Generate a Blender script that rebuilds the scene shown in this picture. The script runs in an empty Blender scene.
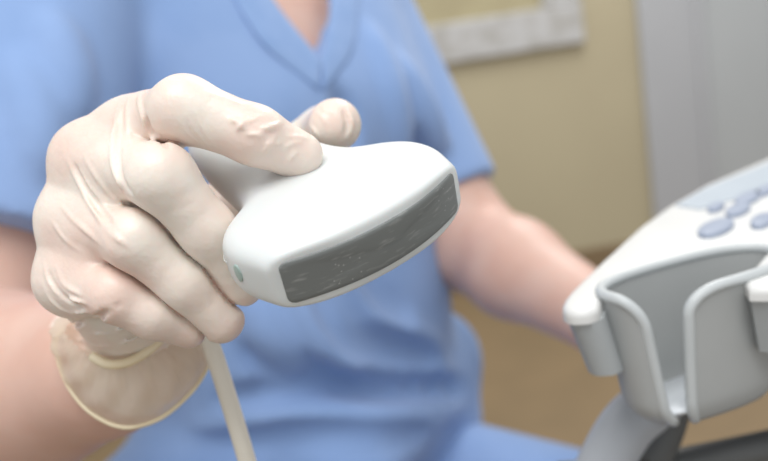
import bpy, bmesh, math, random
import numpy as np
from mathutils import Vector, Matrix

random.seed(4)
sc = bpy.context.scene
col = sc.collection

# ------------------------------------------------------------------ camera, world, light
F_PX, CX, CY = 807.0, 384.0, 230.5
CAM_Z, PITCH, ROLL = 0.95, math.radians(12), math.radians(9.0)
cd = bpy.data.cameras.new('camera')
cam = bpy.data.objects.new('camera', cd)
col.objects.link(cam)
CAM_M = Matrix.Translation((0, 0, CAM_Z)) @ Matrix.Rotation(math.pi / 2 - PITCH, 4, 'X') @ Matrix.Rotation(-ROLL, 4, 'Z')
cam.matrix_world = CAM_M
cd.sensor_width = 36.0
cd.lens = 36.0 * F_PX / 768.0
cd.clip_start = 0.01
cd.dof.use_dof = True
cd.dof.focus_distance = 0.257
cd.dof.aperture_fstop = 6.9
sc.camera = cam

sc.view_settings.view_transform = 'Standard'
sc.view_settings.look = 'None'
sc.view_settings.gamma = 1.0
sc.view_settings.use_curve_mapping = False
sc.view_settings.exposure = 0.0

world = bpy.data.worlds.new('world')
sc.world = world
world.use_nodes = True
world.node_tree.nodes['Background'].inputs[0].default_value = (0.97, 0.985, 1.0, 1)
world.node_tree.nodes['Background'].inputs[1].default_value = 0.74


def area(name, loc, target, sx, sy, power, color=(1, 1, 1)):
    ld = bpy.data.lights.new(name, 'AREA')
    ld.shape = 'RECTANGLE'
    ld.size, ld.size_y = sx, sy
    ld.energy = power
    ld.color = color
    o = bpy.data.objects.new(name, ld)
    col.objects.link(o)
    o.location = loc
    d = Vector(target) - Vector(loc)
    o.rotation_euler = d.to_track_quat('-Z', 'Y').to_euler()
    return o


area('ceiling_light_panel', (-0.15, -0.45, 2.4), (0.0, 0.35, 0.95), 1.3, 1.0, 27, (1, 0.985, 0.965))
area('room_light_panel', (0.8, 2.0, 2.5), (0.6, 2.0, 0.0), 1.2, 0.6, 30, (1, 0.985, 0.965))


# ------------------------------------------------------------------ coordinates
def C(x, y, z):
    """A point given in millimetres right / up / towards the viewer of the eye point, in world metres."""
    return CAM_M @ Vector((x * .001, y * .001, z * .001))


def at(px, py, d):
    return CAM_M @ Vector(((px - CX) / F_PX * d, -(py - CY) / F_PX * d, -d))


def on_plane(px, py, p0, n=Vector((0, 0, 1))):
    o = CAM_M.translation
    r = (at(px, py, 1.0) - o)
    t = (p0 - o).dot(n) / r.dot(n)
    return o + r * t


# ------------------------------------------------------------------ materials
def mat(name, color, rough=0.5, color2=None, scale=20.0, detail=3.0, bump=0.0, bscale=60.0, sss=0.0, sssr=(0.01, 0.004, 0.003),
        lo=0.4, hi=0.6, sheen=0.0, spec=0.5, stretch=(1, 1, 1), bdist=0.001, bstretch=(1, 1, 1), metal=0.0):
    m = bpy.data.materials.new(name)
    m.use_nodes = True
    nt = m.node_tree
    b = nt.nodes['Principled BSDF']
    b.inputs['Base Color'].default_value = (*color, 1)
    b.inputs['Roughness'].default_value = rough
    b.inputs['Specular IOR Level'].default_value = spec
    b.inputs['Metallic'].default_value = metal
    if sss:
        b.inputs['Subsurface Weight'].default_value = sss
        b.inputs['Subsurface Radius'].default_value = (1, .45, .3)
        b.inputs['Subsurface Scale'].default_value = sssr[0]
    if sheen:
        b.inputs['Sheen Weight'].default_value = sheen
    tc = nt.nodes.new('ShaderNodeTexCoord')
    if color2 is not None:
        mp = nt.nodes.new('ShaderNodeMapping')
        mp.inputs['Scale'].default_value = stretch
        nt.links.new(tc.outputs['Object'], mp.inputs[0])
        n = nt.nodes.new('ShaderNodeTexNoise')
        n.inputs['Scale'].default_value = scale
        n.inputs['Detail'].default_value = detail
        nt.links.new(mp.outputs[0], n.inputs['Vector'])
        r = nt.nodes.new('ShaderNodeValToRGB')
        r.color_ramp.elements[0].position = lo
        r.color_ramp.elements[1].position = hi
        r.color_ramp.elements[0].color = (*color, 1)
        r.color_ramp.elements[1].color = (*color2, 1)
        nt.links.new(n.outputs['Fac'], r.inputs['Fac'])
        nt.links.new(r.outputs['Color'], b.inputs['Base Color'])
    if bump:
        mp2 = nt.nodes.new('ShaderNodeMapping')
        mp2.inputs['Scale'].default_value = bstretch
        nt.links.new(tc.outputs['Object'], mp2.inputs[0])
        n2 = nt.nodes.new('ShaderNodeTexNoise')
        n2.inputs['Scale'].default_value = bscale
        n2.inputs['Detail'].default_value = 3
        nt.links.new(mp2.outputs[0], n2.inputs['Vector'])
        bp = nt.nodes.new('ShaderNodeBump')
        bp.inputs['Strength'].default_value = bump
        bp.inputs['Distance'].default_value = bdist
        nt.links.new(n2.outputs['Fac'], bp.inputs['Height'])
        nt.links.new(bp.outputs['Normal'], b.inputs['Normal'])
    return m


M = {}
M['glove'] = mat('latex_glove', (0.775, 0.705, 0.63), 0.40, (0.735, 0.575, 0.50), 34, 2, 0.45, 130, 0.25, (0.005,), 0.36, 0.68, bdist=0.0014)
M['glove_thick'] = mat('latex_bead', (0.80, 0.70, 0.50), 0.4, (0.76, 0.64, 0.43), 60)
M['skin'] = mat('skin', (0.61, 0.385, 0.31), 0.5, (0.64, 0.43, 0.355), 25, 3, 0.15, 300, 0.2, (0.008,), bdist=0.0004)
M['scrub'] = mat('scrub_cotton', (0.225, 0.345, 0.60), 0.85, (0.245, 0.365, 0.62), 15, 3, 0.3, 900, sheen=0.25, spec=0.2, bdist=0.0004)
M['scrub_band'] = mat('scrub_band_cotton', (0.21, 0.33, 0.58), 0.85, (0.23, 0.35, 0.60), 60, 3, 0.3, 900, sheen=0.25, spec=0.2, bdist=0.0004)
M['white'] = mat('probe_white_plastic', (0.67, 0.70, 0.70), 0.38, (0.655, 0.685, 0.685), 30, 2, 0.05, 140, 0.1, (0.003,), bdist=0.0004)
M['mark'] = mat('marker_green', (0.36, 0.47, 0.44), 0.4, (0.33, 0.44, 0.41), 200)
M['seam'] = mat('seam_grey', (0.62, 0.64, 0.63), 0.6, (0.58, 0.60, 0.59), 200)  # plain grey for the thin moulding seam line on the housing
M['cable'] = mat('cable_rubber', (0.74, 0.70, 0.61), 0.5, (0.71, 0.67, 0.58), 40)
M['console_white'] = mat('console_white', (0.66, 0.665, 0.655), 0.4, (0.64, 0.645, 0.635), 12)
M['console_grey'] = mat('console_grey', (0.39, 0.415, 0.425), 0.5, (0.37, 0.395, 0.405), 12, 3, 0.1, 500, bdist=0.0003)
M['holder'] = mat('holder_grey', (0.39, 0.405, 0.405), 0.45, (0.37, 0.385, 0.385), 20, 3, 0.1, 500, bdist=0.0003)
M['rim'] = mat('holder_rim', (0.50, 0.53, 0.54), 0.4, (0.48, 0.51, 0.52), 30)
M['dark'] = mat('dark_plastic', (0.05, 0.055, 0.06), 0.5, (0.06, 0.065, 0.07), 30)
M['handle'] = mat('handle_grey', (0.40, 0.425, 0.46), 0.4, (0.38, 0.405, 0.44), 20)
M['handle_dark'] = mat('handle_dark_grey', (0.10, 0.105, 0.105), 0.5, (0.12, 0.125, 0.125), 20)
M['key'] = mat('key_blue_grey', (0.30, 0.345, 0.44), 0.5, (0.28, 0.325, 0.42), 60)
M['keyzone'] = mat('panel_blue_grey', (0.42, 0.475, 0.53), 0.45, (0.40, 0.455, 0.51), 30)
M['tray'] = mat('holder_liner', (0.72, 0.76, 0.80), 0.4, (0.70, 0.74, 0.78), 60)
M['wall'] = mat('beige_paint', (0.46, 0.405, 0.275), 0.8, (0.445, 0.39, 0.265), 3, 3, 0.1, 200, bdist=0.0005)
M['floor'] = mat('brown_vinyl', (0.24, 0.168, 0.092), 0.6, (0.22, 0.155, 0.085), 6, 4, 0.05, 90)
M['casing'] = mat('grey_gloss_paint', (0.42, 0.43, 0.45), 0.5, (0.41, 0.42, 0.44), 4)
M['door'] = mat('grey_door_paint', (0.43, 0.45, 0.46), 0.5, (0.42, 0.44, 0.45), 4)
M['board_frame'] = mat('marbled_frame', (0.50, 0.50, 0.50), 0.5, (0.40, 0.39, 0.37), 14, 5, lo=0.45, hi=0.62)
M['board'] = mat('board_beige', (0.42, 0.37, 0.23), 0.8, (0.39, 0.34, 0.21), 9)
M['hair'] = mat('brown_hair', (0.08, 0.05, 0.03), 0.5, (0.12, 0.075, 0.045), 60, stretch=(6, 6, 1))
M['shoe'] = mat('white_shoe', (0.6, 0.6, 0.6), 0.5, (0.55, 0.55, 0.55), 40)


def lens_material():
    m = bpy.data.materials.new('probe_lens_rubber')
    m.use_nodes = True
    nt = m.node_tree
    b = nt.nodes['Principled BSDF']
    b.inputs['Roughness'].default_value = 0.5
    tc = nt.nodes.new('ShaderNodeTexCoord')
    mp = nt.nodes.new('ShaderNodeMapping')
    mp.inputs['Rotation'].default_value = (0, math.radians(35), 0)
    mp.inputs['Scale'].default_value = (160, 160, 900)
    n = nt.nodes.new('ShaderNodeTexNoise')
    n.inputs['Scale'].default_value = 1.0
    n.inputs['Detail'].default_value = 4
    nt.links.new(tc.outputs['Object'], mp.inputs[0])
    nt.links.new(mp.outputs[0], n.inputs['Vector'])
    r = nt.nodes.new('ShaderNodeValToRGB')
    r.color_ramp.elements[0].position = 0.56
    r.color_ramp.elements[1].position = 0.80
    r.color_ramp.elements[0].color = (0.165, 0.178, 0.175, 1)
    r.color_ramp.elements[1].color = (0.30, 0.31, 0.30, 1)
    nt.links.new(n.outputs['Fac'], r.inputs['Fac'])
    v = nt.nodes.new('ShaderNodeTexVoronoi')
    v.inputs['Scale'].default_value = 620
    nt.links.new(tc.outputs['Object'], v.inputs['Vector'])
    n2 = nt.nodes.new('ShaderNodeTexNoise')
    n2.inputs['Scale'].default_value = 60
    nt.links.new(tc.outputs['Object'], n2.inputs['Vector'])
    lt = nt.nodes.new('ShaderNodeMath'); lt.operation = 'LESS_THAN'; lt.inputs[1].default_value = 0.16
    nt.links.new(v.outputs['Distance'], lt.inputs[0])
    gt = nt.nodes.new('ShaderNodeMath'); gt.operation = 'GREATER_THAN'; gt.inputs[1].default_value = 0.57
    nt.links.new(n2.outputs['Fac'], gt.inputs[0])
    mu = nt.nodes.new('ShaderNodeMath'); mu.operation = 'MULTIPLY'
    nt.links.new(lt.outputs[0], mu.inputs[0]); nt.links.new(gt.outputs[0], mu.inputs[1])
    mx = nt.nodes.new('ShaderNodeMix'); mx.data_type = 'RGBA'
    nt.links.new(mu.outputs[0], mx.inputs['Factor'])
    nt.links.new(r.outputs['Color'], mx.inputs['A'])
    mx.inputs['B'].default_value = (0.33, 0.34, 0.33, 1)
    nt.links.new(mx.outputs['Result'], b.inputs['Base Color'])
    return m


M['lens'] = lens_material()


def cuff_material():
    m = bpy.data.materials.new('thin_latex_cuff')
    m.use_nodes = True
    nt = m.node_tree
    b = nt.nodes['Principled BSDF']
    b.inputs['Base Color'].default_value = (0.84, 0.75, 0.65, 1)
    b.inputs['Roughness'].default_value = 0.35
    out = nt.nodes['Material Output']
    tl = nt.nodes.new('ShaderNodeBsdfTranslucent')
    tl.inputs['Color'].default_value = (0.92, 0.82, 0.70, 1)
    tr = nt.nodes.new('ShaderNodeBsdfTransparent')
    tr.inputs['Color'].default_value = (0.98, 0.95, 0.90, 1)
    m1 = nt.nodes.new('ShaderNodeMixShader'); m1.inputs[0].default_value = 0.45
    m2 = nt.nodes.new('ShaderNodeMixShader')
    tc = nt.nodes.new('ShaderNodeTexCoord')
    n = nt.nodes.new('ShaderNodeTexNoise'); n.inputs['Scale'].default_value = 45
    nt.links.new(tc.outputs['Object'], n.inputs['Vector'])
    mr = nt.nodes.new('ShaderNodeMapRange')
    mr.inputs[1].default_value = 0.3; mr.inputs[2].default_value = 0.7
    mr.inputs[3].default_value = 0.22; mr.inputs[4].default_value = 0.42
    nt.links.new(n.outputs['Fac'], mr.inputs[0])
    nt.links.new(mr.outputs[0], m2.inputs[0])
    nt.links.new(b.outputs[0], m1.inputs[1]); nt.links.new(tl.outputs[0], m1.inputs[2])
    nt.links.new(m1.outputs[0], m2.inputs[1]); nt.links.new(tr.outputs[0], m2.inputs[2])
    nt.links.new(m2.outputs[0], out.inputs['Surface'])
    return m


M['cuff'] = cuff_material()


# ------------------------------------------------------------------ object helpers
def obj(name, verts, faces, m, parent=None, smooth=True):
    me = bpy.data.meshes.new(name)
    me.from_pydata([tuple(v) for v in verts], [], [tuple(f) for f in faces])
    me.materials.append(m)
    if smooth:
        me.polygons.foreach_set('use_smooth', [True] * len(me.polygons))
    me.update()
    o = bpy.data.objects.new(name, me)
    col.objects.link(o)
    if parent is not None:
        o.parent = parent
        o.matrix_parent_inverse = parent.matrix_world.inverted()
    return o


def obj_bm(name, bm, m, parent=None, smooth=True):
    bmesh.ops.recalc_face_normals(bm, faces=bm.faces[:])
    me = bpy.data.meshes.new(name)
    bm.to_mesh(me)
    bm.free()
    me.materials.append(m)
    if smooth:
        me.polygons.foreach_set('use_smooth', [True] * len(me.polygons))
    o = bpy.data.objects.new(name, me)
    col.objects.link(o)
    if parent is not None:
        o.parent = parent
        o.matrix_parent_inverse = parent.matrix_world.inverted()
    return o


def thing(name, loc, label, cat, group=None):
    o = bpy.data.objects.new(name, None)
    o.empty_display_size = 0.05
    col.objects.link(o)
    o.location = loc
    o.matrix_world = Matrix.Translation(loc)
    o['label'] = label
    o['category'] = cat
    if group:
        o['group'] = group
    return o


def box_bm(bm, lo, hi, bevel=0.0, seg=2):
    r = bmesh.ops.create_cube(bm, size=1.0)
    for v in r['verts']:
        v.co = Vector([lo[i] + (v.co[i] + .5) * (hi[i] - lo[i]) for i in range(3)])
    if bevel:
        es = list({e for v in r['verts'] for e in v.link_edges})
        bmesh.ops.bevel(bm, geom=es, offset=bevel, segments=seg, profile=0.5, affect='EDGES')
    return bm


def catmull(pts, n=8):
    pts = [Vector(p) for p in pts]
    out = []
    P = [pts[0] * 2 - pts[1]] + pts + [pts[-1] * 2 - pts[-2]]
    for i in range(1, len(P) - 2):
        for k in range(n):
            t = k / n
            a, b, c, d = P[i - 1], P[i], P[i + 1], P[i + 2]
            out.append(0.5 * ((2 * b) + (c - a) * t + (2 * a - 5 * b + 4 * c - d) * t * t + (3 * b - a - 3 * c + d) * t ** 3))
    out.append(pts[-1])
    return out


def tube_geo(pts, r, seg=14, flat=1.0, up=None, closed=False):
    """verts and faces of a tube; r is a number or a list"""
    n = len(pts)
    rs = r if isinstance(r, (list, tuple)) else [r] * n
    V, Fc = [], []
    ref = Vector(up) if up is not None else None
    prev = None
    for i, p in enumerate(pts):
        if closed:
            t = (pts[(i + 1) % n] - pts[i - 1]).normalized()
        else:
            t = (pts[min(i + 1, n - 1)] - pts[max(i - 1, 0)]).normalized()
        if ref is not None:
            a = (ref - t * ref.dot(t)).normalized()
        elif prev is None:
            a = t.orthogonal().normalized()
        else:
            a = (prev - t * prev.dot(t)).normalized()
        prev = a
        b = t.cross(a)
        for k in range(seg):
            an = 2 * math.pi * k / seg
            V.append(p + a * (math.cos(an) * rs[i] * flat) + b * (math.sin(an) * rs[i]))
    for i in range(n if closed else n - 1):
        j = (i + 1) % n
        for k in range(seg):
            k2 = (k + 1) % seg
            Fc.append((i * seg + k, i * seg + k2, j * seg + k2, j * seg + k))
    if not closed:
        Fc.append(tuple(range(seg))[::-1])
        Fc.append(tuple(range((n - 1) * seg, n * seg)))
    return V, Fc


# ------------------------------------------------------------------ smooth implicit surfaces
class Field:
    def __init__(s, lo, hi, h):
        s.h = h
        s.lo = np.array(lo, float)
        s.n = [int(math.ceil((hi[i] - lo[i]) / h)) + 1 for i in range(3)]
        s.ax = [(s.lo[i] + h * np.arange(s.n[i])).astype(np.float32) for i in range(3)]
        s.f = np.full(s.n, 1.0, np.float32)

    def sub(s, lo, hi):
        sl = []
        for i in range(3):
            a = max(0, int((lo[i] - s.lo[i]) / s.h))
            b = min(s.n[i], int((hi[i] - s.lo[i]) / s.h) + 2)
            if b <= a:
                return None
            sl.append(slice(a, b))
        return tuple(sl)

    def dist_cap(s, sl, a, b, r1, r2):
        a = np.array(a, np.float32); b = np.array(b, np.float32)
        X = s.ax[0][sl[0]][:, None, None] - a[0]
        Y = s.ax[1][sl[1]][None, :, None] - a[1]
        Z = s.ax[2][sl[2]][None, None, :] - a[2]
        d = b - a
        L2 = float(d @ d) + 1e-12
        t = np.clip((X * d[0] + Y * d[1] + Z * d[2]) / L2, 0, 1)
        return np.sqrt((X - t * d[0]) ** 2 + (Y - t * d[1]) ** 2 + (Z - t * d[2]) ** 2) - (r1 + t * (r2 - r1))

    @staticmethod
    def smin(a, b, k):
        h = np.maximum(k - np.abs(a - b), 0) / k
        return np.minimum(a, b) - h * h * k * 0.25

    def cap(s, a, b, r1, r2=None, k=0.003, cut=False):
        r2 = r1 if r2 is None else r2
        pad = max(r1, r2) + (k if np.isscalar(k) else 0.01) + 4 * s.h
        lo = [min(a[i], b[i]) - pad for i in range(3)]
        hi = [max(a[i], b[i]) + pad for i in range(3)]
        sl = s.sub(lo, hi)
        if sl is None:
            return
        d = s.dist_cap(sl, a, b, r1, r2)
        if cut:
            s.f[sl] = -s.smin(-s.f[sl], d, k)
        else:
            s.f[sl] = s.smin(s.f[sl], d, k)

    def ell(s, c, axes, radii, k=0.003):
        """ellipsoid: axes three unit vectors"""
        pad = max(radii) + k + 4 * s.h
        sl = s.sub([c[i] - pad for i in range(3)], [c[i] + pad for i in range(3)])
        if sl is None:
            return
        X = s.ax[0][sl[0]][:, None, None] - c[0]
        Y = s.ax[1][sl[1]][None, :, None] - c[1]
        Z = s.ax[2][sl[2]][None, None, :] - c[2]
        q = 0
        g = 0
        for ax, r in zip(axes, radii):
            u = (X * ax[0] + Y * ax[1] + Z * ax[2])
            q = q + (u / r) ** 2
            g = g + (u / (r * r)) ** 2
        q = np.sqrt(q); g = np.sqrt(g) + 1e-6
        d = q * (q - 1.0) / g
        s.f[sl] = s.smin(s.f[sl], d.astype(np.float32), k)

    def cut_plane(s, p, n, k=0.002, center=None, rad=None):
        """remove the side n points to (inside a ball of radius rad only)"""
        n = Vector(n).normalized()
        sl = s.sub([center[i] - rad for i in range(3)], [center[i] + rad for i in range(3)]) if center is not None else (slice(None),) * 3
        X = s.ax[0][sl[0]][:, None, None]; Y = s.ax[1][sl[1]][None, :, None]; Z = s.ax[2][sl[2]][None, None, :]
        d = -((X - p[0]) * n[0] + (Y - p[1]) * n[1] + (Z - p[2]) * n[2])
        s.f[sl] = -s.smin(-s.f[sl], d, k)

    def sample(s, P):
        q = (P - s.lo) / s.h
        i = np.floor(q).astype(int)
        ok = np.all((i >= 0) & (i < np.array(s.n) - 1), axis=1)
        i = np.clip(i, 0, np.array(s.n) - 2)
        w = q - i
        out = 0
        for dx in (0, 1):
            for dy in (0, 1):
                for dz in (0, 1):
                    ww = (w[:, 0] if dx else 1 - w[:, 0]) * (w[:, 1] if dy else 1 - w[:, 1]) * (w[:, 2] if dz else 1 - w[:, 2])
                    out = out + ww * s.f[i[:, 0] + dx, i[:, 1] + dy, i[:, 2] + dz]
        return np.where(ok, out, 1.0)

    def pick(s, px, py, d0, d1):
        """first surface point met from the eye along a line of sight"""
        o = np.array(CAM_M.translation)
        r = np.array(at(px, py, 1.0)) - o
        t = np.arange(d0, d1, s.h * 0.25)
        v = s.sample(o + r * t[:, None])
        w = np.nonzero(v < 0)[0]
        if len(w) == 0:
            return None
        return Vector(o + r * t[w[0]])

    def normal(s, p):
        e = s.h
        P = np.array([[p[0] + dx * e, p[1] + dy * e, p[2] + dz * e] for dx, dy, dz in ((1, 0, 0), (-1, 0, 0), (0, 1, 0), (0, -1, 0), (0, 0, 1), (0, 0, -1))])
        v = s.sample(P)
        g = Vector((v[0] - v[1], v[2] - v[3], v[4] - v[5]))
        return g.normalized() if g.length > 1e-9 else Vector((0, 0, 1))

    def mesh(s):
        f = s.f
        ins = f < 0
        nx, ny, nz = s.n
        cells = np.zeros((nx - 1, ny - 1, nz - 1), np.int8)
        for dx in (0, 1):
            for dy in (0, 1):
                for dz in (0, 1):
                    cells += ins[dx:nx - 1 + dx, dy:ny - 1 + dy, dz:nz - 1 + dz]
        act = (cells > 0) & (cells < 8)
        idx = np.full(act.shape, -1, np.int64)
        ci = np.argwhere(act)
        idx[act] = np.arange(len(ci))
        acc = np.zeros((len(ci), 3)); cnt = np.zeros(len(ci))
        corners = [(a, b, c) for a in (0, 1) for b in (0, 1) for c in (0, 1)]
        for a in corners:
            for ax in range(3):
                if a[ax]:
                    continue
                b = list(a); b[ax] = 1
                fa = f[ci[:, 0] + a[0], ci[:, 1] + a[1], ci[:, 2] + a[2]]
                fb = f[ci[:, 0] + b[0], ci[:, 1] + b[1], ci[:, 2] + b[2]]
                x = (fa < 0) != (fb < 0)
                t = np.where(x, fa / np.where(x, fa - fb, 1), 0)
                p = np.tile(np.array(a, float), (len(ci), 1))
                p[:, ax] += t
                acc += p * x[:, None]; cnt += x
        V = (ci + acc / cnt[:, None]) * s.h + s.lo
        Q = []
        for ax in range(3):
            u, w = (ax + 1) % 3, (ax + 2) % 3
            sl0 = [slice(None)] * 3; sl1 = [slice(None)] * 3
            sl0[ax] = slice(0, -1); sl1[ax] = slice(1, None)
            A = ins[tuple(sl0)]; B = ins[tuple(sl1)]
            e = np.argwhere(A != B)
            ok = (e[:, u] > 0) & (e[:, w] > 0) & (e[:, u] < s.n[u] - 1) & (e[:, w] < s.n[w] - 1)
            e = e[ok]
            inside_first = A[e[:, 0], e[:, 1], e[:, 2]]

            def cell(du, dw):
                q = e.copy(); q[:, u] -= du; q[:, w] -= dw
                return idx[q[:, 0], q[:, 1], q[:, 2]]
            q = np.stack([cell(1, 1), cell(0, 1), cell(0, 0), cell(1, 0)], 1)
            q[~inside_first] = q[~inside_first][:, ::-1]
            Q.append(q)
        return V, np.concatenate(Q)


def field_obj(name, fld, m, parent=None, relax=0):
    V, Q = fld.mesh()
    if relax:
        V = V.copy()
        for _ in range(relax):
            acc = np.zeros_like(V); cnt = np.zeros(len(V))
            for a in range(4):
                b = (a + 1) % 4
                np.add.at(acc, Q[:, a], V[Q[:, b]]); np.add.at(cnt, Q[:, a], 1)
                np.add.at(acc, Q[:, b], V[Q[:, a]]); np.add.at(cnt, Q[:, b], 1)
            V = V * .5 + .5 * acc / np.maximum(cnt, 1)[:, None]
    return obj(name, V.tolist(), Q.tolist(), m, parent)


def bounds(points, pad):
    P = np.array([tuple(p) for p in points])
    return P.min(0) - pad, P.max(0) + pad


# ------------------------------------------------------------------ the room
WALL_Y = 3.1
bm = bmesh.new(); box_bm(bm, (-3.2, -1.2, -0.1), (3.4, WALL_Y + .1, 0))
o = obj_bm('floor', bm, M['floor'], smooth=False); o['kind'] = 'structure'
bm = bmesh.new(); box_bm(bm, (-3.2, WALL_Y, 0), (3.4, WALL_Y + .1, 2.7))
o = obj_bm('wall_back', bm, M['wall'], smooth=False); o['kind'] = 'structure'
WP = Vector((0, WALL_Y, 0)); WN = Vector((0, 1, 0))
jx = on_plane(641, 80, WP, WN).x
bm = bmesh.new()
box_bm(bm, (jx, WALL_Y - .03, 0), (jx + .24, WALL_Y, 2.25), .006)
box_bm(bm, (jx + .205, WALL_Y - .045, 0), (jx + .245, WALL_Y, 2.25), .01)
o = obj_bm('trim_1', bm, M['casing'], smooth=False); o['kind'] = 'structure'
bm = bmesh.new()
box_bm(bm, (jx + .245, WALL_Y - .025, 0.01), (jx + 1.15, WALL_Y, 2.15), .004)
for z0, z1 in ((.2, 1.0), (1.15, 2.0)):
    box_bm(bm, (jx + .50, WALL_Y - .030, z0), (jx + .98, WALL_Y - .02, z1), .008)
o = obj_bm('door_1', bm, M['door'], smooth=False); o['kind'] = 'structure'
bm = bmesh.new(); box_bm(bm, (-3.2, WALL_Y - .015, 0), (jx, WALL_Y, .09), .004)
o = obj_bm('baseboard_back', bm, M['floor'], smooth=False); o['kind'] = 'structure'

# framed board on the wall
pc = on_plane(583, 42, WP, WN)
fw = 0.145
bd = thing('framed_board', (pc.x - .7, WALL_Y, pc.z), 'framed board with a mottled grey frame hanging on the beige wall', 'wall board')
bm = bmesh.new()
x1, x0, z0, z1 = pc.x, pc.x - 1.4, pc.z, pc.z + 0.95
for lo, hi in (((x0, z0), (x1, z0 + fw)), ((x0, z1 - fw), (x1, z1)), ((x0, z0 + fw), (x0 + fw, z1 - fw)), ((x1 - fw, z0 + fw), (x1, z1 - fw))):
    box_bm(bm, (lo[0], WALL_Y - .035, lo[1]), (hi[0], WALL_Y - .001, hi[1]), .006)
obj_bm('frame', bm, M['board_frame'], bd, smooth=False)
bm = bmesh.new(); box_bm(bm, (x0 + fw - .002, WALL_Y - .015, z0 + fw - .002), (x1 - fw + .002, WALL_Y - .001, z1 - fw + .002))
obj_bm('panel', bm, M['board'], bd, smooth=False)

# ------------------------------------------------------------------ the person: landmarks
S_R = C(-235, 215, -610)
S_L = C(-40, 258, -845)
E_R = C(-264, -104, -500)
W_R = C(-101, -50, -345)
E_L = C(88, -14, -800)
W_L = C(182, -74, -650)
H_L = C(285, -150, -612)
UP = Vector((0, 0, 1))
mid = (S_R + S_L) / 2
SD = (S_L - S_R); SD.z *= .4; SD.normalize()
FC = SD.cross(UP).normalized()
pelvis = mid - UP * .50 - FC * 0.03
pelvis.z = .53
hip_R, hip_L = pelvis - SD * .085, pelvis + SD * .085
knee_R = hip_R + FC * .42 - SD * .05 - UP * .015
knee_L = hip_L + FC * .42 + SD * .02 - UP * .03
ank_R = Vector((knee_R.x + .0, knee_R.y, .09)) + FC * .04
ank_L = Vector((knee_L.x + .0, knee_L.y, .09)) + FC * .04
neck0 = mid + UP * .02 - FC * .01
head = mid + UP * .225 + FC * .045

person = thing('person', (pelvis.x, pelvis.y, 0), 'seated person in blue scrubs holding a white ultrasound probe in a gloved hand', 'person')

# hand landmarks (mm): metacarpal head, middle joint, end joint, tip; radii
HAND = {
    'index': [(-91, 33.5, -291, 12), (-65, 39.5, -263, 10.6), (-42, 31, -263, 9.3), (-28.5, 25, -270, 8.2)],
    'middle': [(-104.5, 25, -288, 11.3), (-71, 17, -257, 10.6), (-58.4, -.5, -266, 9.5), (-49, -18, -275, 8.3)],
    'ring': [(-110, 4, -289, 11), (-80.5, -3, -262, 10.0), (-66.5, -17.5, -268, 9.0), (-55.5, -30.5, -275, 8.0)],
    'little': [(-111, -17, -288, 10.8), (-88, -21, -266, 9.0), (-77, -27.5, -269, 8.1), (-67, -33, -276, 7.2)],
}
THUMB = [(-92, -18, -353, 14), (-62, 22, -364, 12), (-26, 43, -350, 10.5), (-19, 41, -313, 10.2)]


def build_hand(fld, shrink=0.0, fine=True):
    """fingers, thumb, palm and wrist in the field"""
    g = lambda q: C(q[0], q[1], q[2])
    r = lambda q: (q[3] - shrink) * .001
    base = fld.f
    # fingers, barely blending with each other
    fld.f = np.full(fld.n, 1.0, np.float32)
    flist = []
    for nm, ch in HAND.items():
        fld.f = np.full(fld.n, 1.0, np.float32)
        for a, b in zip(ch[:-1], ch[1:]):
            fld.cap(g(a), g(b), r(a), r(b), k=.004)
            if fine:
                # slim middle of each bone
                pass
        flist.append(fld.f)
    fld.f = np.full(fld.n, 1.0, np.float32)
    w = W_R
    # palm
    for nm, ch in HAND.items():
        a = ch[0]
        fld.cap(w + (g(a) - w) * .12, g(a), (15 - shrink) * .001, r(a), k=.010)
    chs = list(HAND.values())
    for a, b in zip(chs[:-1], chs[1:]):
        for t in (.12, .27, .42, .54):
            fld.cap(g(a[0]).lerp(g(a[1]), t), g(b[0]).lerp(g(b[1]), t), r(a[0]) * (.90 - .26 * t), r(b[0]) * (.90 - .26 * t), k=.006)
    mc = [ch[0] for ch in HAND.values()]
    for a, b in zip(mc[:-1], mc[1:]):
        fld.cap(g(a), g(b), r(a) * .93, r(b) * .93, k=.008)
    # heel of the hand on the little finger side, ball of the thumb
    fld.cap(C(-98, -42, -336), C(-97, -27, -302), (17 - shrink) * .001, (13.5 - shrink) * .001, k=.008)
    t = THUMB
    fld.cap(C(-92, -35, -346), g(t[0]), (16 - shrink) * .001, r(t[0]), k=.010)
    fld.cap(g(t[0]), g(t[1]), r(t[0]), r(t[1]), k=.008)
    palm = fld.f
    fld.f = np.full(fld.n, 1.0, np.float32)
    fld.cap(g(t[1]), g(t[2]), r(t[1]), r(t[2]), k=.004)
    fld.cap(g(t[2]), g(t[3]), r(t[2]), r(t[3]), k=.004)
    palm = Field.smin(palm, fld.f, .004)
    # join, with wide webs only near the knuckles
    X = fld.ax[0][:, None, None]; Y = fld.ax[1][None, :, None]; Z = fld.ax[2][None, None, :]
    kk = np.full(fld.n, .0015, np.float32)
    for nm, ch in HAND.items():
        c = g(ch[0])
        d2 = (X - c.x) ** 2 + (Y - c.y) ** 2 + (Z - c.z) ** 2
        kk = np.maximum(kk, .012 * np.exp(-d2 / (.023 ** 2)).astype(np.float32))
    fade = np.clip(1 - (kk - .0015) / .0035, 0, 1)
    fing = flist[0]
    for a, b in zip(flist[:-1], flist[1:]):
        fing = np.minimum(fing, b)
        if fine:
            cr = np.exp(-((a - b) / .0013) ** 2) * np.exp(-(np.minimum(np.abs(a), 1) / .006) ** 2)
            fing = fing + (.0019 * cr * fade).astype(np.float32)
    fld.f = Field.smin(base, Field.smin(fing, palm, kk), .004)


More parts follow.
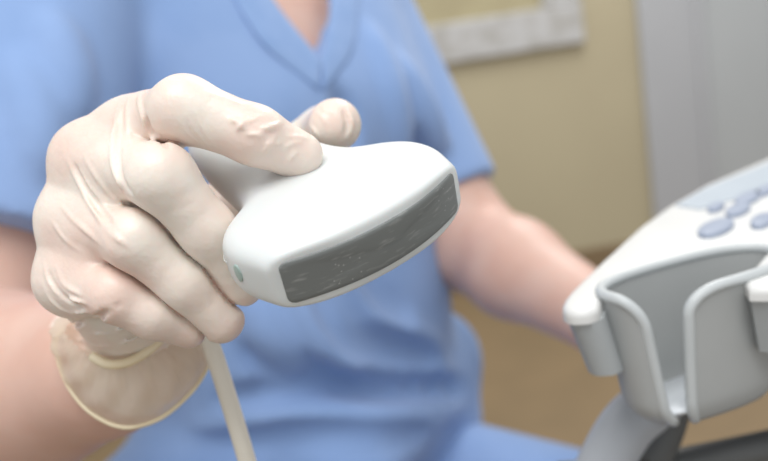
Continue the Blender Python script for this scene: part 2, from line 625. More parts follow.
# ------------------------------------------------------------------ skin: one continuous body
allp = [S_R, S_L, E_R, W_R, E_L, W_L, H_L, knee_R, knee_L, ank_R, ank_L, head, C(-20, 40, -260), C(-120, 0, -255)]
lo, hi = bounds(allp, .16)
lo[2] = 0.0
B = Field(lo, hi, .0052)


def torso(F, g, k):
    F.cap(mid - SD * .095 - UP * .055, mid + SD * .095 - UP * .055, .070 + g, k=k)
    F.cap(mid - SD * .060 - UP * .15 + FC * .018, mid + SD * .060 - UP * .15 + FC * .018, .098 + g, k=k)
    F.cap(mid - SD * .050 - UP * .30 + FC * .005, mid + SD * .050 - UP * .30 + FC * .005, .092 + g, k=k)
    F.cap(pelvis - SD * .065 + UP * .05, pelvis + SD * .065 + UP * .05, .100 + g, k=k)
    F.cap(neck0 + UP * .035, S_R + SD * .02 + UP * .005, .040 + g, .036 + g, k=k)
    F.cap(neck0 + UP * .035, S_L - SD * .02 + UP * .005, .040 + g, .036 + g, k=k)


torso(B, -.002, .05)
B.cap(neck0, head - UP * .06 - FC * .02, .054, .050, k=.03)
B.ell(head + UP * .03, (SD, FC, UP), (.074, .092, .108), k=.02)          # skull
B.cap(head - UP * .065 + FC * .035, head - UP * .03 + FC * .03, .040, .055, k=.03)   # jaw
B.cap(head + FC * .085 + UP * .035, head + FC * .105 - UP * .005, .007, .013, k=.012)  # nose
B.cap(head + FC * .083 - UP * .045 - SD * .018, head + FC * .083 - UP * .045 + SD * .018, .009, k=.008)   # mouth
for s in (-1, 1):
    B.ell(head + SD * s * .074 - FC * .005 + UP * .01, (SD, FC, UP), (.010, .020, .032), k=.006)
    B.cap(head + SD * s * .032 + FC * .082 + UP * .03, head + SD * s * .032 + FC * .082 + UP * .03, .010, k=.006, cut=True)
    B.cap(head + SD * s * .032 + FC * .074 + UP * .03, head + SD * s * .032 + FC * .074 + UP * .03, .0125, k=.004)
# arms
B.cap(S_R, E_R, .046, .048, k=.012)
B.cap(E_R, C(-214, -90, -432), .056, .054, k=.02)
B.cap(C(-214, -90, -432), C(-125, -61, -362), .058, .030, k=.02)
B.cap(C(-125, -61, -362), W_R, .029, .021, k=.012)
B.cap(S_L, E_L, .043, .043, k=.012)
B.cap(E_L, E_L + (W_L - E_L) * .35, .044, .044, k=.02)
B.cap(E_L + (W_L - E_L) * .35, W_L, .044, .029, k=.02)
# left hand resting on the knee
kn_top = C(210, -92, -650)
hb = C(194, -82, -650)
B.cap(W_L, hb, .027, .022, k=.015)
for i in range(4):
    off = SD * (.027 - .018 * i)
    B.cap(hb + off * .6, kn_top + off + FC * .01, .013, .010, k=.006)
    B.cap(kn_top + off + FC * .01, kn_top + off * 1.1 + FC * (.055 - .005 * abs(i - 1.5)) - UP * .018, .0095, .008, k=.002)
B.cap(hb - SD * .01, hb - SD * .06 + FC * .03 - UP * .01, .013, .010, k=.008)
# legs
for h_, k_, a_ in ((hip_R, knee_R, ank_R), (hip_L, knee_L, ank_L)):
    B.cap(h_ - UP * .012, k_ - UP * .006, .056, .048, k=.02)
    B.cap(k_, a_, .052, .036, k=.03)
    B.cap(a_ - UP * .045, a_ + FC * .14 - UP * .055, .035, .028, k=.02)
build_hand(B, shrink=2.6, fine=False)
body = field_obj('body', B, M['skin'], person, relax=1)
del B

# ------------------------------------------------------------------ scrub top
tp = [S_R, S_L, pelvis - SD * .2, pelvis + SD * .2, S_R.lerp(E_R, .75), S_L.lerp(E_L, .8), mid + UP * .1 + FC * .15, pelvis + FC * .3]
lo, hi = bounds(tp, .13)
T = Field(lo, hi, .0042)
torso(T, .016, .05)
# cloth hanging loose over the belly, bunched in the lap
T.cap(pelvis - SD * .07 + UP * .17 + FC * .03, pelvis + SD * .040 + UP * .16 + FC * .03, .102, k=.04)
T.cap(pelvis - SD * .175 + UP * .035 + FC * .03, pelvis + SD * .098 + UP * .04 + FC * .05, .095, k=.03)
T.cap(mid - UP * .20 + SD * .058 + FC * .01, mid - UP * .35 + SD * .054 + FC * .015, .106, k=.03)
T.cap(pelvis - SD * .05 + UP * .085 + FC * .115, pelvis + SD * .138 + UP * .095 + FC * .075, .060, k=.018)
# sleeves
sr_end = S_R.lerp(E_R, .70)
sl_end = S_L.lerp(E_L, .82)
for s0, s1, r0, r1 in ((S_R, sr_end + (sr_end - S_R) * .25, .064, .076), (S_L, sl_end + (sl_end - S_L) * .25, .056, .052)):
    body_f = T.f
    T.f = np.full(T.n, 1.0, np.float32)
    T.cap(s0, s1, r0, r1, k=.022)
    se = sr_end if s0 is S_R else sl_end
    T.cut_plane(se, se - s0, .003)
    T.f = Field.smin(body_f, T.f, .012)

def fold(F, pts, r, k, d0, d1, cut=False, sink=0.3, n=5):
    q = [F.pick(x, y, d0, d1) for x, y in pts]
    q = [p for p in q if p is not None]
    if len(q) < 2:
        return
    eye = CAM_M.translation
    q = [p - F.normal(p) * (r * sink) * (-1 if cut else 1) for p in q]
    q = catmull(q, n)
    m = len(q) - 1
    for i in range(m):
        f0, f1 = math.sin(math.pi * min(1, max(0, (i + .35) / (m + .7)))) ** .5, math.sin(math.pi * min(1, max(0, (i + 1.35) / (m + .7)))) ** .5
        F.cap(q[i], q[i + 1], r * f0, r * f1, k=k, cut=cut)


D0, D1 = .40, 1.15
# deep creases and soft rolls of the cloth
fold(T, [(20, 60), (38, 120), (44, 170)], .010, .014, D0, D1)
fold(T, [(52, 20), (68, 70), (74, 120)], .010, .014, .5, .62)
fold(T, [(86, -8), (98, 40), (110, 85), (120, 135)], .018, .008, .615, .85, cut=True)
fold(T, [(322, 200), (352, 270), (392, 325), (440, 352)], .016, .016, D0, .95)
fold(T, [(350, 215), (382, 285), (415, 318)], .016, .011, D0, .95, cut=True)
fold(T, [(290, 290), (335, 345), (390, 372), (452, 372)], .016, .016, D0, .95)
fold(T, [(310, 285), (350, 335), (395, 352), (440, 360)], .015, .010, D0, .95, cut=True)
fold(T, [(220, 398), (300, 398), (380, 392), (465, 386)], .019, .010, D0, .95, cut=True)
fold(T, [(240, 345), (300, 372), (350, 385)], .015, .011, D0, .95, cut=True)
fold(T, [(200, 424), (290, 418), (380, 418), (460, 410)], .014, .014, D0, .95)
fold(T, [(200, 446), (290, 438), (380, 440), (430, 432)], .012, .012, D0, .95, cut=True)
fold(T, [(250, 300), (270, 340), (300, 365)], .010, .014, D0, .95)
fold(T, [(418, 130), (424, 165), (428, 205)], .014, .010, D0, .95, cut=True)
fold(T, [(400, 60), (425, 110), (440, 150)], .011, .014, D0, .95)
fold(T, [(372, 30), (392, 90), (404, 150)], .009, .014, D0, .95)
fold(T, [(340, 95), (352, 150)], .008, .014, D0, .95, cut=True)
fold(T, [(150, 10), (165, 50), (172, 80)], .008, .016, .6, .95)
fold(T, [(360, 200), (395, 215), (430, 225)], .008, .014, .6, .95)

# neckline: pick the two edges on the cloth first, then open it
edgeA = [(232, -62), (258, -25), (275, 3), (297, 31), (321, 60)]
edgeB = [(321, 60), (327, 34), (331, 8), (333, -25), (335, -62)]
pa = [T.pick(x, y, D0, D1) for x, y in edgeA]
pb = [T.pick(x, y, D0, D1) for x, y in edgeB]
bandA = [[T.pick(x + dx * t, y + dy * t, D0, D1) for t in (0, .33, .66, 1)] for (x, y), (dx, dy) in zip(edgeA, [(-30, 8), (-30, 12), (-29, 16), (-27, 20), (-2, 30)])]
bandB = [[T.pick(x + dx * t, y + dy * t, D0, D1) for t in (0, .33, .66, 1)] for (x, y), (dx, dy) in zip(edgeB, [(3, 30), (24, 18), (26, 8), (27, 2), (28, -2)])]
eye = CAM_M.translation
axis = []
for i, (p, q) in enumerate(zip(pa[::-1], pb)):
    if p is None or q is None:
        continue
    axis.append((((p + q) / 2), (p - q).length / 2))
for (p, r0), (q, r1) in zip(axis[:-1], axis[1:]):
    for dn in (0, .008, .016, .024):
        T.cap(p - FC * dn, q - FC * dn, r0 + .004, r1 + .004, k=.002, cut=True)
T.cap(axis[-1][0], neck0 + UP * .05 + FC * .05, .038, .05, k=.004, cut=True)
T.cap(neck0 + UP * .02, neck0 + UP * .2, .058, .075, k=.006, cut=True)
top = field_obj('scrub_top', T, M['scrub'], person, relax=2)
del T


def band(name, rows, m, parent, lift=.0022, thick=.0025):
    rows = [r for r in rows if all(p is not None for p in r)]
    if len(rows) < 2:
        return
    cols = [catmull([r[j] for r in rows], 6) for j in range(len(rows[0]))]
    n = len(cols[0])
    V, Fc = [], []
    for i in range(n):
        for j in range(len(cols)):
            V.append(cols[j][i] + (eye - cols[j][i]).normalized() * lift)
    w = len(cols)
    for i in range(n - 1):
        for j in range(w - 1):
            Fc.append((i * w + j, i * w + j + 1, (i + 1) * w + j + 1, (i + 1) * w + j))
    o = obj(name, V, Fc, m, parent)
    md = o.modifiers.new('thickness', 'SOLIDIFY'); md.thickness = thick; md.offset = 0
    md = o.modifiers.new('round', 'BEVEL'); md.width = .001; md.segments = 2
    return o


band('collar', bandA, M['scrub_band'], top)
band('collar', bandB, M['scrub_band'], top)

# ------------------------------------------------------------------ scrub trousers
lo, hi = bounds([pelvis, hip_R, hip_L, knee_R, knee_L, ank_R, ank_L], .14)
lo[2] = .06
P = Field(lo, hi, .006)
P.cap(pelvis - SD * .06 + UP * .03, pelvis + SD * .06 + UP * .03, .104, k=.02)
for h_, k_, a_ in ((hip_R, knee_R, ank_R), (hip_L, knee_L, ank_L)):
    P.cap(h_ - UP * .012, k_ - UP * .006, .068, .060, k=.02)
    P.cap(k_, a_ + UP * .03, .068, .060, k=.03)
    P.cut_plane(a_ + UP * .02, (0, 0, -1), .003, center=a_, rad=.1)
trousers = field_obj('scrub_trousers', P, M['scrub'], person, relax=1)
del P
for a_ in (ank_R, ank_L):
    lo, hi = bounds([a_, a_ + FC * .2], .07); lo[2] = 0
    S = Field(lo, hi, .005)
    S.cap(a_ - UP * .045, a_ + FC * .15 - UP * .05, .043, .038, k=.02)
    S.cut_plane((0, 0, .004), (0, 0, -1), .003)
    field_obj('shoe', S, M['shoe'], person)
# hair
lo, hi = bounds([head], .17)
Hh = Field(lo, hi, .005)
Hh.ell(head + UP * .045 - FC * .012, (SD, FC, UP), (.086, .098, .106), k=.01)
Hh.cut_plane(head + FC * .055 + UP * .075, FC * 1.0 - UP * .75, .01)
Hh.cut_plane(head - UP * .05, -UP, .01)
Hh.ell(head + UP * .06 - FC * .125, (SD, FC, UP), (.04, .04, .04), k=.01)
field_obj('hair', Hh, M['hair'], person, relax=1)
del Hh

# ------------------------------------------------------------------ the glove
pts = [C(*q[:3]) for ch in HAND.values() for q in ch] + [C(*q[:3]) for q in THUMB] + [W_R]
lo, hi = bounds(pts, .036)
G = Field(lo, hi, .00065)
build_hand(G)
GD = (.22, .36)


def ridge(pts, r=.0009, k=.0022, sink=.35):
    fold(G, pts, r * .75, .0009, *GD, sink=sink)


def groove(pts, r=.0012, k=.003, sink=.35):
    fold(G, pts, r * .8, .0012, *GD, cut=True, sink=sink)


G.cap(W_R, C(-128, -60, -366), .0255, .033, k=.008)
# stretched ridges of latex between the knuckles
ridge([(139, 94), (140, 106), (145, 122), (152, 137), (162, 148)], .0016)
ridge([(119, 103), (115, 122), (112, 145), (113, 168), (121, 188), (136, 205), (152, 217)], .0010)
ridge([(67, 158), (76, 178), (88, 200), (101, 220), (116, 237), (130, 248)], .0013)
ridge([(84, 156), (95, 175), (110, 194), (124, 206)], .0009)
ridge([(77, 166), (90, 188), (104, 206), (116, 218)], .0009)
ridge([(60, 205), (76, 222), (94, 238), (112, 250)], .0009)
ridge([(128, 99), (127, 116), (129, 138), (134, 156)], .0010)
ridge([(52, 222), (64, 238), (82, 252)], .0007)
groove([(124, 104), (121, 126), (118, 150), (121, 176), (132, 194)], .0015)
groove([(146, 116), (156, 136), (168, 148)], .0016)
groove([(74, 164), (84, 184), (98, 208), (113, 226)], .0012)
# little finger knuckle folds
ridge([(44, 262), (50, 283), (66, 298), (88, 304)], .0010, .0025)
ridge([(56, 266), (64, 284), (80, 294), (98, 297)], .0008, .0022)
ridge([(42, 282), (54, 303), (74, 313), (98, 310)], .0010, .0025)
groove([(60, 318), (82, 322), (105, 313), (120, 304)], .0015, .003)
groove([(48, 272), (58, 292), (74, 303)], .0009, .002)
# heel of the hand creases
ridge([(68, 326), (92, 334), (118, 331), (140, 322)], .0008, .0022)
ridge([(74, 338), (98, 346), (124, 343), (146, 334)], .0008, .0022)
ridge([(80, 348), (104, 355), (130, 352)], .0007, .002)
# folds on the index finger and across finger joints
for dx in (0, 9, 17):
    ridge([(178 + dx, 116 - dx * .2), (188 + dx, 132), (200 + dx, 143 + dx * .3)], .0006, .002)
ridge([(205, 92), (222, 98), (240, 104)], .0007, .002)
# loose latex on the index fingertip
random.seed(9)
for i in range(16):
    x = random.uniform(235, 298); y = 112 + (x - 235) * .42 + random.uniform(-4, 26)
    a = random.uniform(-.9, .5); l = random.uniform(5, 11)
    ridge([(x - l * math.cos(a), y - l * math.sin(a)), (x, y + random.uniform(-2, 2)), (x + l * math.cos(a), y + l * math.sin(a))], .00042, .0018)
for i in range(5):
    x = 312 + random.uniform(-8, 24); y = 108 + random.uniform(-4, 26)
    ridge([(x - 6, y - 6), (x, y), (x + 4, y + 8)], .0005, .0018)
# thumbnail edge under the latex
ridge([(347, 110), (352, 122), (349, 138)], .0014)
groove([(343, 110), (347, 122), (345, 136)], .0010)
# open the palm side at the wrist: the cuff carries on from there
G.cut_plane(C(-123, -60, -363), C(-151, -66, -391) - C(-123, -60, -363), .002, center=C(-141, -62, -377), rad=.05)
glove = field_obj('glove', G, M['glove'], person, relax=1)

# cuff: thin flared latex with a rolled bead
rim_front = [(57, 338, .333), (58, 358, .330), (70, 388, .325), (92, 413, .321), (124, 427, .319), (158, 419, .322), (184, 399, .327), (201, 378, .332), (207, 358, .338)]
inn_front = [(66, 330, .322), (74, 343, .316), (87, 355, .311), (103, 362, .309), (122, 366, .309), (142, 361, .312), (160, 350, .316), (176, 338, .322), (187, 330, .330)]
rim_back = [(190, 330, .350), (160, 312, .362), (120, 305, .368), (82, 312, .356)]
inn_back = [(172, 306, .345), (150, 300, .356), (120, 298, .358), (88, 302, .340)]
rim = [at(*p) for p in rim_front + rim_back]
inn = [at(*p) for p in inn_front + inn_back]


def closed_catmull(pts, n=6):
    m = len(pts); out = []
    for i in range(m):
        a, b, c, d = pts[i - 1], pts[i], pts[(i + 1) % m], pts[(i + 2) % m]
        for k in range(n):
            t = k / n
            out.append(0.5 * ((2 * b) + (c - a) * t + (2 * a - 5 * b + 4 * c - d) * t * t + (3 * b - a - 3 * c + d) * t ** 3))
    return out


rim = closed_catmull(rim); inn = closed_catmull(inn)
n = len(rim); cen = sum(rim, Vector()) / n
V, Fc = [], []
ROWS = 14
for j in range(ROWS + 1):
    t = j / ROWS
    for i in range(n):
        p = inn[i].lerp(rim[i], t)
        outw = (p - cen.lerp(sum(inn, Vector()) / n, 1 - t)).normalized()
        p = p + outw * (.004 * math.sin(math.pi * t)) + outw * (.0012 * math.sin(i * .9 + 5 * t) * math.sin(math.pi * min(1, t * 1.2)) + .0007 * math.sin(i * 2.3 - 9 * t) * (1 - t))
        V.append(p)
for j in range(ROWS):
    for i in range(n):
        k = (i + 1) % n
        Fc.append((j * n + i, j * n + k, (j + 1) * n + k, (j + 1) * n + i))
cuff = obj('cuff', V, Fc, M['cuff'], glove)
V, Fc = tube_geo(rim, .0011, 8, closed=True)
bead = obj('cuff_bead', V, Fc, M['glove_thick'], glove)
bead['label'] = 'yellowish rolled edge'
# thick folded band where the cuff starts
fb = [at(*p) for p in [(92, 356, .3095), (108, 364, .307), (126, 363, .307), (144, 354, .309), (158, 342, .312), (168, 330, .315)]]
V, Fc = tube_geo(catmull(fb, 6), .0019, 8)
obj('cuff_fold', V, Fc, M['glove_thick'], glove)
del G

# ------------------------------------------------------------------ the ultrasound probe
O = Vector(((374.5 - CX) / F_PX * 250, -(235 - CY) / F_PX * 250, -250))
Lv = Vector((.80, .44, -.43)).normalized()
Tv = Vector((-.15, .845, .50)); Tv = (Tv - Lv * Tv.dot(Lv)).normalized()
Fv = Lv.cross(Tv).normalized()
PM = CAM_M @ Matrix(((Lv.x * .001, Fv.x * .001, Tv.x * .001, O.x * .001), (Lv.y * .001, Fv.y * .001, Tv.y * .001, O.y * .001),
                     (Lv.z * .001, Fv.z * .001, Tv.z * .001, O.z * .001), (0, 0, 0, 1)))


def pp(x, y, z):
    return PM @ Vector((x, y, z))


BULGE, HALF = 7.5, 33.0


def bulge(x):
    return BULGE * (1 - min(1.15, (x / HALF) ** 2))


ST = [  # y, half width, half thickness, squareness
    (-113, 3.0, 3.0, 2.0), (-112, 6.0, 5.8, 2.0), (-109, 9.5, 8.6, 2.0), (-103, 15, 10.6, 2.1), (-92, 17.6, 11.6, 2.2), (-76, 18.8, 12.0, 2.3), (-63, 19.2, 12.3, 2.4),
    (-56, 19.8, 12.4, 2.5), (-49, 21.2, 12.5, 2.6), (-44, 23.2, 12.5, 2.8), (-39.5, 25.6, 12.6, 3.0), (-35.5, 29.6, 12.7, 3.2), (-32, 35.2, 12.8, 3.4), (-28.5, 38.4, 12.9, 3.6),
    (-24, 40.4, 13.0, 3.8), (-18, 40.8, 13.0, 4.0), (-13, 40.2, 12.9, 4.2), (-8, 38.8, 12.4, 4.4), (-4, 37.6, 11.9, 4.6), (-1.6, 37.0, 11.2, 5.0), (-.4, 36.2, 10.3, 5.4), (0, 35.2, 9.4, 5.8),
    (0, 26, 7.0, 5.8), (0, 16, 4.0, 5.0), (0, 5, 1.3, 4.0)]
NR = 72


def ring(y, w, h, n):
    out = []
    s = max(0.0, min(1.0, (y + 34) / 34)); s = s * s * (3 - 2 * s)
    for k in range(NR):
        a = 2 * math.pi * k / NR
        c, si = math.cos(a), math.sin(a)
        x = math.copysign(abs(c) ** (2 / n), c) * w
        z = math.copysign(abs(si) ** (2 / n), si) * h
        q = max(0.0, min(1.0, (-y - 42) / 30)); q = q * q * (3 - 2 * q)
        out.append(pp(x - 1.5 * q, y + bulge(x) * s, z + 6.0 * max(0.0, min(1.0, (-y - 40) / 50)) ** 1.3))
    return out


probe = thing('ultrasound_probe', pp(0, -40, 0), 'white curved ultrasound probe with dark lens held in gloved hand', 'ultrasound probe')
V, Fc = [], []
for st in ST:
    V += ring(*st)
for i in range(len(ST) - 1):
    for k in range(NR):
        k2 = (k + 1) % NR
        Fc.append((i * NR + k, i * NR + k2, (i + 1) * NR + k2, (i + 1) * NR + k))
Fc.append(tuple(range(NR))[::-1]); Fc.append(tuple(range((len(ST) - 1) * NR, len(ST) * NR)))
shell = obj('housing', V, Fc, M['white'], probe)
md = shell.modifiers.new('smooth', 'SUBSURF'); md.levels = 1; md.render_levels = 1

# lens: curved rubber strip let into the face
bm = bmesh.new()
W2, H2, RC = 33.3, 7.3, 2.3
out = []
for cx_, cz_, a0 in ((W2 - RC, H2 - RC, 0), (-W2 + RC, H2 - RC, 90), (-W2 + RC, -H2 + RC, 180), (W2 - RC, -H2 + RC, 270)):
    for i in range(7):
        a = math.radians(a0 + 15 * i)
        out.append((cx_ + RC * math.cos(a), cz_ + RC * math.sin(a)))
# densify the long edges
dens = []
for i in range(len(out)):
    p, q = out[i], out[(i + 1) % len(out)]
    m_ = max(1, int(math.hypot(q[0] - p[0], q[1] - p[1]) / 2.0))
    for t in range(m_):
        dens.append((p[0] + (q[0] - p[0]) * t / m_, p[1] + (q[1] - p[1]) * t / m_))
rings = []
for sx, sz, lift in ((1, 1, -.8), (1, 1, .15), (.992, .965, .42), (.95, .80, .5), (.6, .45, .55), (.2, .12, .55)):
    rings.append([bm.verts.new((x * sx, bulge(x * sx) + lift, z * sz)) for x, z in dens])
for a, b in zip(rings[:-1], rings[1:]):
    for i in range(len(a)):
        j = (i + 1) % len(a)
        bm.faces.new((a[i], a[j], b[j], b[i]))
bm.faces.new(rings[-1])
bm.transform(Matrix.Scale(.001, 4))
bmesh.ops.recalc_face_normals(bm, faces=bm.faces[:])
me = bpy.data.meshes.new('lens'); bm.to_mesh(me); bm.free()
me.materials.append(M['lens'])
me.polygons.foreach_set('use_smooth', [True] * len(me.polygons))
lens = bpy.data.objects.new('lens', me); col.objects.link(lens)
lens.parent = probe; lens.matrix_parent_inverse = probe.matrix_world.inverted()
lens.matrix_world = PM @ Matrix.Scale(1000, 4)
lens['label'] = 'dark grey scratched lens strip'


def side_point(y, z, sgn):
    """surface of the housing side at y, z"""
    for a, b in zip(ST[:-1], ST[1:]):
        if a[0] <= y <= b[0] and b[0] > a[0]:
            t = (y - a[0]) / (b[0] - a[0])
            w, h, n_ = [a[i] + (b[i] - a[i]) * t for i in (1, 2, 3)]
            x = w * max(0, 1 - abs(z / h) ** n_) ** (1 / n_) * sgn
            return x
    return 0


# orientation mark on the side
V, Fc = [], []
yc = -14.5
for rr, lift in ((1.0, -.2), (1.0, .12), (.8, .2), (.0, .2)):
    for k in range(20):
        a = 2 * math.pi * k / 20
        y, z = yc + 2.0 * rr * math.cos(a), 1.2 + 3.1 * rr * math.sin(a)
        s = max(0.0, min(1.0, (y + 34) / 34)); s = s * s * (3 - 2 * s)
        x = side_point(y, z, -1)
        V.append(pp(x - lift, y + bulge(x) * s, z))
for i in range(3):
    for k in range(20):
        k2 = (k + 1) % 20
        Fc.append((i * 20 + k, i * 20 + k2, (i + 1) * 20 + k2, (i + 1) * 20 + k))
mk = obj('orientation_mark', V, Fc, M['mark'], probe)
mk['label'] = 'grey green oval mark'

# moulding seam round the sides
for sgn in (-1, 1):
    q = []
    for i in range(40):
        y = -48 + 26 * i / 39
        s = max(0.0, min(1.0, (y + 34) / 34)); s = s * s * (3 - 2 * s)
        z = 2.0
        x = side_point(y, z, sgn)
        q.append(pp(x, y + bulge(x) * s, z))
    V, Fc = tube_geo(q, .00016, 6)
    obj('seam', V, Fc, M['seam'], probe)

# strain relief and cable
tail = [pp(-1, -108, 6), pp(-1, -115, 5.5), pp(-2, -121, 3)]
path = tail + [C(-78, 42, -360), C(-86, 20, -347), C(-80, -8, -327), C(-71, -36, -318), at(221, 375, .322), at(238, 430, .325), at(257, 495, .330), at(282, 580, .345), C(-20, -330, -390), C(60, -430, -460), C(250, -420, -640)]
V, Fc = tube_geo(catmull(path, 8), .0036, 16)
obj('cable', V, Fc, M['cable'], probe)
V, Fc = tube_geo([pp(-1, -108, 6), pp(-1, -114, 5.6), pp(-1.5, -119, 4)], [.0062, .0055, .0042], 16)
obj('strain_relief', V, Fc, M['cable'], probe)

# ------------------------------------------------------------------ ultrasound machine
corner = at(563, 304, .345)
Z0 = corner.z
PZ = Vector((0, 0, Z0))
mach = thing('ultrasound_machine', (corner.x + .35, corner.y + .25, 0), 'white and grey ultrasound console with probe holder on its side', 'ultrasound machine')
pl = lambda x, y: on_plane(x, y, PZ)
left_edge = [(562, 308), (562, 303), (565, 297), (570, 291), (582, 279), (600, 262), (640, 226), (668, 206), (705, 185), (768, 158), (850, 128)]
outl = [pl(x, y) for x, y in left_edge]
far = outl[-1]
outl += [far + Vector((.60, .02, 0))]
rgt = pl(1000, 262)
outl += [Vector((far.x + .60, rgt.y, Z0)), rgt]
front = [(900, 264), (768, 288), (749, 288), (743, 280), (757, 262), (768, 250), (757, 242), (720, 248), (680, 257), (640, 270), (611, 283), (603, 293), (598, 307), (588, 311), (574, 312), (567, 311)]
outl += [pl(x, y) for x, y in front]
outl = [v for v in outl]


def slab(name, poly, ztop, zbot, m, parent, bev=0.0, inset_bottom=0.0, smooth=True, seg=4):
    bm = bmesh.new()
    c = sum(poly, Vector()) / len(poly)
    top_ = [bm.verts.new((p.x, p.y, ztop)) for p in poly]
    bot = []
    for p in poly:
        d = (c - p); d.z = 0; d.normalize()
        q = p + d * inset_bottom
        bot.append(bm.verts.new((q.x, q.y, zbot)))
    n_ = len(poly)
    f1 = bm.faces.new(top_)
    f2 = bm.faces.new(bot[::-1])
    for i in range(n_):
        bm.faces.new((top_[i], bot[i], bot[(i + 1) % n_], top_[(i + 1) % n_]))
    bmesh.ops.recalc_face_normals(bm, faces=bm.faces[:])
    if bev:
        es = [e for e in f1.edges]
        bmesh.ops.bevel(bm, geom=es, offset=bev, segments=seg, profile=.5, affect='EDGES')
    bmesh.ops.triangulate(bm, faces=[f for f in bm.faces if len(f.verts) > 4])
    o_ = obj_bm(name, bm, m, parent, smooth)
    if smooth:
        md_ = o_.modifiers.new('edges', 'EDGE_SPLIT'); md_.split_angle = math.radians(50)
    return o_


slab('control_panel', outl, Z0, Z0 - .0058, M['console_white'], mach, .003)
cc = sum(outl, Vector()) / len(outl)
inner = [p + (cc - p).normalized() * .002 for p in outl]
slab('underbody', inner, Z0 - .0058, Z0 - .032, M['console_grey'], mach, 0, .008)

# probe holder cup
a0 = pl(601, 296); a1 = pl(764, 250)
cpos = (a0 + a1) / 2
ex = (a1 - a0); A = ex.length / 2; ex.normalize()
ey = Vector((0, 0, 1)).cross(ex)          # away from the viewer
Bq = .0205
cpos = cpos - ey * .006
cpos.z = 0
HC = .060
wallN, rowsN = 120, 26
slot = pl(675, 291) - cpos
th0 = math.atan2(slot.dot(ey) / Bq, slot.dot(ex) / A)


def cup_point(th, z):
    """z from 0 (bottom) to HC (rim)"""
    s = .80 + .20 * (z / HC) ** .8
    c, si = math.cos(th), math.sin(th)
    e = 2 / 2.6
    x = math.copysign(abs(c) ** e, c) * A * s
    y = math.copysign(abs(si) ** e, si) * Bq * s
    low = max(0.0, 1 - z / .010)
    s2 = 1 - .16 * low ** 2
    return cpos + ex * x * s2 + ey * y * s2 + Vector((0, 0, Z0 + .001 - HC + z))


def gap(z, side):
    R = .014 if side < 0 else .010
    g = (.0060 if side < 0 else .0066) + .0032 * (z / HC)
    if z > HC - R:
        dz = z - (HC - R)
        g += R - math.sqrt(max(0, R * R - dz * dz))
    return g


rho = .030
V, Fc = [], []
zs = [HC * (i / rowsN) for i in range(rowsN + 1)]
zs = sorted(set(zs + [HC - .014 * (1 - math.sin(math.pi / 2 * k / 10)) for k in range(11)]))
for z in zs:
    ga, gb = gap(z, 1) / rho, gap(z, -1) / rho
    # going round from the right lip to the left lip
    t0, t1 = th0 + ga, th0 + 2 * math.pi - gb
    for i in range(wallN + 1):
        V.append(cup_point(t0 + (t1 - t0) * i / wallN, z))
w_ = wallN + 1
for j in range(len(zs) - 1):
    for i in range(wallN):
        Fc.append((j * w_ + i, j * w_ + i + 1, (j + 1) * w_ + i + 1, (j + 1) * w_ + i))
cup = obj('probe_holder', V, Fc, M['holder'], mach)
md = cup.modifiers.new('wall', 'SOLIDIFY'); md.thickness = .0030; md.offset = 0
# light lip that runs up one side of the slot, round the rim and down the other side
lip = [V[j * w_] for j in range(len(zs))] + [V[(len(zs) - 1) * w_ + i] for i in range(1, wallN)] + [V[j * w_ + wallN] for j in range(len(zs) - 1, -1, -1)]
lip = [p for i, p in enumerate(lip) if i == 0 or (p - lip[i - 1]).length > 1e-5]
V2, F2 = tube_geo(lip, .0025, 10)
obj('holder_rim', V2, F2, M['rim'], cup)
# floor of the cup
V2 = [cup_point(th0 + 2 * math.pi * i / 48, .006) for i in range(48)]
V2 = [cpos + (p - cpos) * .93 + Vector((0, 0, (p.z - cpos.z) * .07)) for p in V2]
o_ = obj('holder_floor', V2 , [tuple(range(48))], M['tray'], cup)
md = o_.modifiers.new('thick', 'SOLIDIFY'); md.thickness = .002

# keypad area and keys
zone = [pl(x, y) for x, y in [(676, 206), (706, 189), (768, 164), (850, 134), (860, 160), (800, 178), (768, 190), (735, 200), (700, 210)]]
slab('keypad_inlay', zone, Z0 + .0008, Z0 - .001, M['keyzone'], mach, 0)


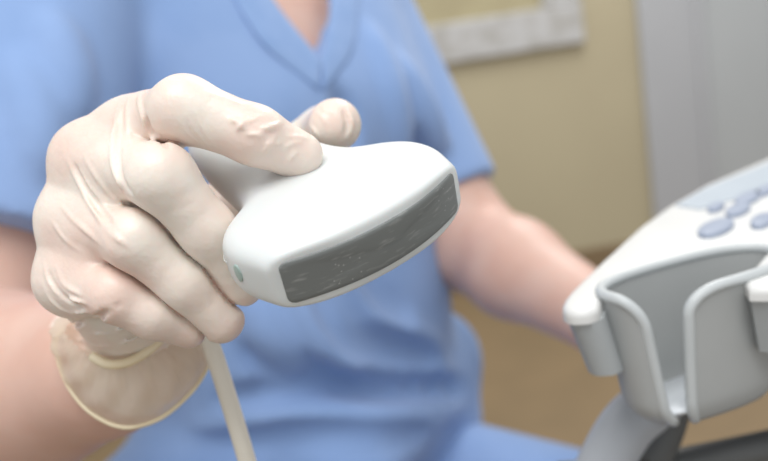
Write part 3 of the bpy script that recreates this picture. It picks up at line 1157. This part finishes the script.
def key(px, py, rx, ry, rot=0.0):
    c = pl(px, py)
    q = []
    for k in range(28):
        a = 2 * math.pi * k / 28
        dx = rx * math.cos(a); dy = ry * math.sin(a)
        q.append(pl(px + dx * math.cos(rot) + dy * math.sin(rot), py - dx * math.sin(rot) + dy * math.cos(rot)))
    slab('key', q, Z0 + .0025, Z0 - .001, M['key'], mach, .0008, seg=2)


for k_ in ((716, 230, 19, 7, .3), (738, 212, 13, 5, .3), (716, 209, 9, 3.5, .3), (748, 200, 14, 5, .35), (762, 223, 12, 6, .3), (766, 192, 12, 4, .35), (790, 212, 15, 6, .3), (800, 192, 14, 5, .3)):
    key(*k_)

# grab handle and frame below the console
hp = [at(590, 500, .395), at(606, 462, .395), at(628, 425, .395), at(655, 402, .40), at(684, 380, .43), at(700, 350, .45)]
V2, F2 = tube_geo(catmull(hp, 8), .0135, 18, flat=.6, up=(0, -1, .3))
obj('handle', V2, F2, M['handle'], mach)
hp = [at(676, 385, .43), at(672, 405, .425), at(664, 432, .425), at(650, 462, .425)]
V2, F2 = tube_geo(catmull(hp, 8), .010, 14)
obj('handle_inner_rail', V2, F2, M['handle_dark'], mach)
hp = [at(560, 478, .43), at(620, 474, .43), at(690, 462, .43), at(768, 446, .43), at(860, 424, .44), at(960, 400, .47), Vector((corner.x + .60, corner.y + .13, .72))]
V2, F2 = tube_geo(catmull(hp, 8), .0085, 14)
obj('handle_cross_bar', V2, F2, M['handle_dark'], mach)
# column, foot and castors carry the console on the floor
bx, by = corner.x + .66, corner.y + .20
bm = bmesh.new(); box_bm(bm, (bx - .09, by - .11, .16), (bx + .09, by + .11, Z0 - .033), .03, 4)
obj_bm('column', bm, M['console_grey'], mach)
bm = bmesh.new(); box_bm(bm, (bx - .22, by - .26, .09), (bx + .22, by + .26, .17), .03, 4)
obj_bm('base', bm, M['console_grey'], mach)
for sx in (-1, 1):
    for sy in (-1, 1):
        V2, F2 = tube_geo([Vector((bx + sx * .17 - .018, by + sy * .21, .05)), Vector((bx + sx * .17 + .018, by + sy * .21, .05))], .05, 24)
        obj('castor', V2, F2, M['dark'], mach)
